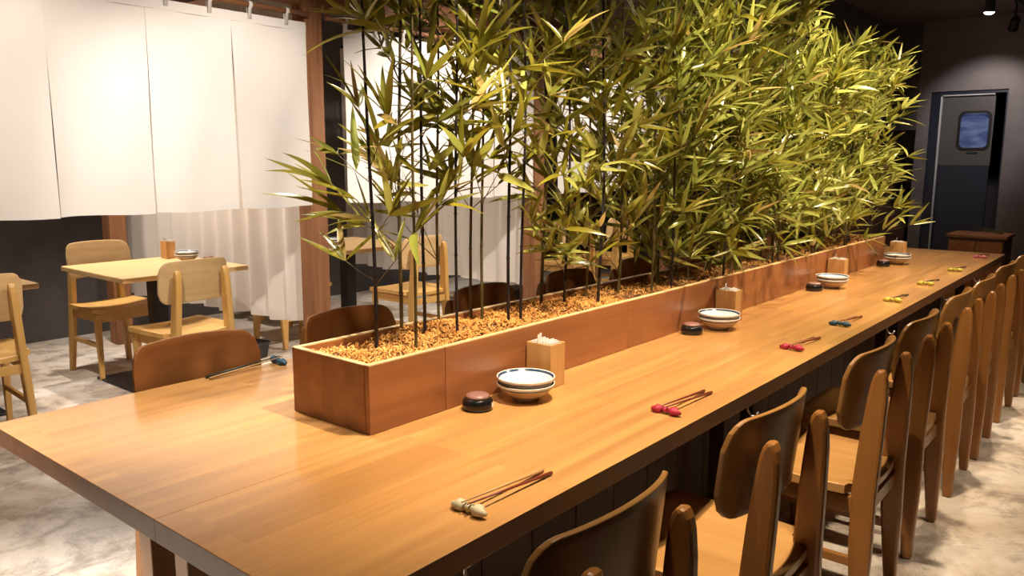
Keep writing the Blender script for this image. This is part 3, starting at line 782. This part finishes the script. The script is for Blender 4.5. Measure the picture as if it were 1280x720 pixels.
def bowl(x, y, z, label, r=.081, group='stacked bowls on the long table'):
    t = thing('bowl_stack', label, 'bowl', (x, y, z), 0, group)
    for i, dz in enumerate((0, .0175)):
        k = r / .081
        prof = [(0, .006), (.030 * k, .006), (.032 * k, 0), (.036 * k, 0), (.038 * k, .007), (.062 * k, .020), (.076 * k, .036), (.0795 * k, .041), (.081 * k, .047), (.0805 * k, .0485), (.0775 * k, .047), (.0735 * k, .041), (.058 * k, .032), (.035 * k, .027), (0, .025)]
        mats_ = [0, 0, 0, 0, 2, 2, 1, 0, 0, 0, 1, 0, 0, 0]
        bm = bmesh.new(); lathe(bm, [(a, b_ + dz) for a, b_ in prof], 40, mats=mats_); link('bowl', bm, [PORC, BLUE, TAN], t)
    bm = bmesh.new(); ang = .9
    for (u0, u1, v0, v1) in ((-.030, -.006, -.004, .004),):
        pts = [(-.034, -.002), (-.014, -.007), (-.010, -.001), (-.030, .005)]
        lo = [bm.verts.new((math.cos(ang) * a - math.sin(ang) * b_, math.sin(ang) * a + math.cos(ang) * b_, .0432 + .09 * math.hypot(a, b_))) for a, b_ in pts]
        bm.faces.new(lo)
    link('brush_mark', bm, BLUE, t)
    return t
def tin(x, y, z, label):
    t = thing('sauce_tin', label, 'sauce pot', (x, y, z), 0, 'black lidded pots on the long table')
    bm = bmesh.new(); lathe(bm, [(0, 0), (.036, 0), (.041, .004), (.0415, .018), (.039, .027), (.034, .032), (0, .032)], 36); link('pot', bm, BLK_PL, t)
    bm = bmesh.new(); lathe(bm, [(0, .032), (.031, .032), (.032, .035), (.029, .040), (.012, .0425), (0, .0425)], 32); tag(link('lid', bm, PINKLID, t), 'dusky pink-brown lid')
    bm = bmesh.new(); n = 6; prev = None
    for i in range(n + 1):
        a = -1.35 + .42 * i / n
        pr = (bm.verts.new((.0421 * math.cos(a), .0421 * math.sin(a), .009)), bm.verts.new((.0421 * math.cos(a), .0421 * math.sin(a), .022)))
        if prev: bm.faces.new((prev[0], pr[0], pr[1], prev[1]))
        prev = pr
    tag(link('sticker', bm, WHITE, t), 'small white sticker'); return t
ORD = ['nearest', 'second', 'third', 'farthest']
for i, (a, b_, c_) in enumerate([(1.51, 1.664, 1.815), (2.735, 2.885, 3.075), (4.09, 4.24, 4.47), (5.36, 5.53, 5.72)]):
    tin(a, 1.358, .7205, 'round black pot with a dusky lid, %s along the planter' % ORD[i])
    bowl(b_, 1.318, .7205, 'two stacked white bowls with a blue rim, %s along the planter' % ORD[i])
    napkin_box(c_, 1.364, .7205, 'square wooden napkin box with a white card, %s along the planter' % ORD[i], True)
GT = 'napkin boxes on the booth tables'
napkin_box(2.60, 5.10, .7205, 'small wooden napkin box on the nearest booth table', True, GT, .9)
napkin_box(3.72, 5.22, .7205, 'small wooden napkin box on the booth table right of the timber post', True, GT, .9)
bowl(2.60, 4.86, .7205, 'bowls on the nearest booth table beside its napkin box', .075, 'bowls on the booth tables')
bowl(3.75, 4.86, .7205, 'bowls on the booth table right of the timber post', .075, 'bowls on the booth tables')
tin(2.66, 4.70, .7205, 'small black pot on the nearest booth table')

def knot(bm, mat_n=0):
    # folded cloth bow: two crumpled lobes and a centre wrap, 5.5 cm long across the sticks
    for s in (-1, 1):
        lathe_pts = []
        for i in range(9):
            t_ = i / 8; r = .002 + .0075 * math.sin(PI * min(1, t_ * 1.02)) ** .7
            lathe_pts.append(((.002 * math.sin(7 * t_), s * (.003 + .026 * t_), .0085 + .0015 * math.sin(5 * t_ + s)), r))
        tube(bm, [p for p, r in lathe_pts], [r * (1 + .12 * math.sin(5 * i)) for i, (p, r) in enumerate(lathe_pts)], 9)
    tube(bm, [(-.006, 0, .0085), (0, 0, .0095), (.006, 0, .0085)], [.005, .0075, .005], 10)
def setting(x, y, rz, mat, colour, where, st1, st2, two=True, flip=1):
    k = thing('chopstick_rest', '%s cloth-knot chopstick rest %s' % (colour, where), 'chopstick rest', (x, y, .7205), rz, 'chopstick rests on the long table')
    bm = bmesh.new(); knot(bm); o = link('knot', bm, mat, k, smooth=True); o.scale = (1.3, 1.5, 1.15)
    for j, off in enumerate((-.006, .008)):
        t = thing('chopstick', '%s chopstick leaning on the %s rest %s' % (('walkway-side', 'planter-side')[j], colour, where), 'chopstick', (x, y, .7205), rz, 'chopsticks on the long table')
        p0 = Vector((-.012, off, .0225)); p1 = Vector((.245, off * (2.4 if j else .6), .0045))
        bm = bmesh.new(); tube(bm, [p0, p0.lerp(p1, .5), p1], [.0016, .0028, .0042], 8)
        link('stick', bm, (st1, st2)[j], t)
setting(1.030, .948, -.02, CREAM, 'cream', 'nearest to the viewer', STICKR, STICKT)
setting(1.795, .955, -.03, RED, 'crimson', 'just past the nearest chair', STICKR, STICKR)
setting(2.715, .965, -.05, RED, 'crimson', 'in the middle of the table', STICKR, STICKT)
setting(3.25, .968, -.04, TEAL, 'blue', 'after the second crimson one', STICKR, STICKT)
setting(3.99, .958, -.03, YELG, 'yellow', 'just past the blue one', DSTICK, STICKT)
setting(4.66, .962, -.05, YELG, 'yellow', 'second past the blue one', DSTICK, STICKT)
setting(5.38, .955, -.05, YELG, 'yellow', 'third past the blue one', DSTICK, STICKT)
setting(6.26, .965, -.05, PINK, 'pink', 'at the far end of the table', STICKR, STICKR)
setting(1.445, 2.165, PI - .03, TEAL, 'blue', 'on the booth side left of the planter', DSTICK, STICKT)

# ------------------------------------------------------------------ far corner
t = thing('side_cabinet', 'low brown wooden cabinet between the table end and the kitchen door', 'cabinet', (7.45, 1.16, 0))
BX('cabinet_body', -.2, .2, -.2, .2, .02, .775, W_DARK, t, .004); BX('cabinet_top', -.215, .215, -.215, .215, .775, .80, W_BEAMX, t, .003)
BX('cabinet_door', -.21, -.2, -.19, -.003, .06, .75, W_PLANT, t, .002); BX('cabinet_door', -.21, -.2, .003, .19, .06, .75, W_PLANT, t, .002)
bm = bmesh.new()
random.seed(5)
tw = thing('twig_bundle', 'few dark thin twigs lying on the cabinet by the door', 'twigs', (7.45, 1.12, .80))
for k in range(6):
    bm = bmesh.new(); a = random.uniform(-.3, .3); tube(bm, [(-.02, -.12, .004 + .004 * k), (a * .2, 0, .006 + .004 * k + .01), (.03 + a * .1, .12, .010 + .012 * k)], [.003, .0025, .001], 6); link('twig', bm, CULMG, tw)
t = thing('tall_cupboard', 'wine-red wooden cupboard in the dark corner past the bamboo', 'cupboard', (9.75, 2.55, 0))
BX('cupboard_body', -.3, .3, -.35, .6, .02, .93, WINE, t, .004)
for k in range(3): BX('cupboard_door', -.315, -.3, -.345 + .315 * k, -.04 + .315 * k, .06, .9, WINE, t, .003)
tag(BX('crate', 9.5, 9.8, 2.3, 2.55, .93, 1.06, BLACK, None, .01), 'black crate on the wine-red cupboard', 'crate')
tag(BX('serving_tray', 9.42, 9.8, 2.22, 2.6, 1.06, 1.085, WINE, None, .006), 'reddish tray lying on the black crate', 'tray')
t = thing('paper_lantern', 'small pinkish-beige lantern in the dark corner past the bamboo', 'lantern', (9.66, 2.46, 1.085))
bm = bmesh.new(); lathe(bm, [(0, 0), (.07, 0), (.085, .02), (.10, .16), (.09, .27), (.06, .28), (0, .28)], 20); link('lantern_shade', bm, plain('beige_shade', (.55, .36, .28), .8), t)
bm = bmesh.new(); lathe(bm, [(0, .28), (.03, .28), (.03, .30), (0, .30)], 14); link('lantern_cap', bm, BLACK, t)

# ------------------------------------------------------------------ track lighting
def track(x0, x1, y, label):
    return tag(BX('lighting_track', x0, x1, y - .016, y + .016, ZC - .05, ZC, BLACK, None, .002), label, 'lighting track', 'black lighting tracks')
track(-.6, 6.2, .75, 'black ceiling track above the walkway side of the long table')
track(4.5, XE, 1.16, 'black ceiling track running to the end wall above the door')
track(-.6, 1.4, 2.0, 'black ceiling track above the near end of the long table')
track(2.4, 6.4, -.6, 'black ceiling track above the walkway')
track(.6, 6.6, 2.45, 'black ceiling track facing the white noren')
track(1.0, 7.0, 5.1, 'black ceiling track inside the booths')
def track_spot(loc, aim, watts, cone, col, label, rad=.035):
    t = thing('spotlight', label, 'spotlight', loc, 0, 'track spotlights')
    L = Vector(loc); D = (Vector(aim) - L).normalized(); q = D.to_track_quat('-Z', 'Y')
    bm = bmesh.new(); lathe(bm, [(0, .10), (.028, .10), (.034, .085), (.036, 0), (.040, -.02), (.036, -.02), (.032, -.004), (0, -.004)], 20)
    o = link('lamp_head', bm, BLACK, t); o.rotation_mode = 'QUATERNION'; o.rotation_quaternion = q
    bm = bmesh.new(); lathe(bm, [(0, -.005), (.033, -.005), (.034, -.021), (.026, -.030), (.012, -.035), (0, -.036)], 20)
    o = link('lamp_lens', bm, GLOWW, t); o.rotation_mode = 'QUATERNION'; o.rotation_quaternion = q
    bm = bmesh.new(); c_ = -D * .05; tube(bm, [tuple(c_), (c_.x, c_.y, ZC - .05 - L.z)], .008, 8); box(bm, -.03 + c_.x, .03 + c_.x, c_.y - .014, c_.y + .014, ZC - .075 - L.z, ZC - .05 - L.z)
    link('lamp_stem', bm, BLACK, t)
    ld = bpy.data.lights.new('spot_light', 'SPOT'); ld.energy = watts; ld.color = col; ld.spot_size = math.radians(cone); ld.spot_blend = .75
    ld.shadow_soft_size = rad; lo = bpy.data.objects.new('spot_light', ld); C.objects.link(lo); lo.parent = t
    lo.rotation_mode = 'QUATERNION'; lo.rotation_quaternion = q; lo.location = D * .05
    return t
for a in SPOTS: track_spot(*a[:5], 'black spotlight on its track, aimed at ' + a[5])
track_spot(*DOOR_SPOTS[0], 'black track spotlight in front of the kitchen door, the farther of two')
track_spot(*DOOR_SPOTS[1], 'black track spotlight by the top edge, the nearer of the two before the door')
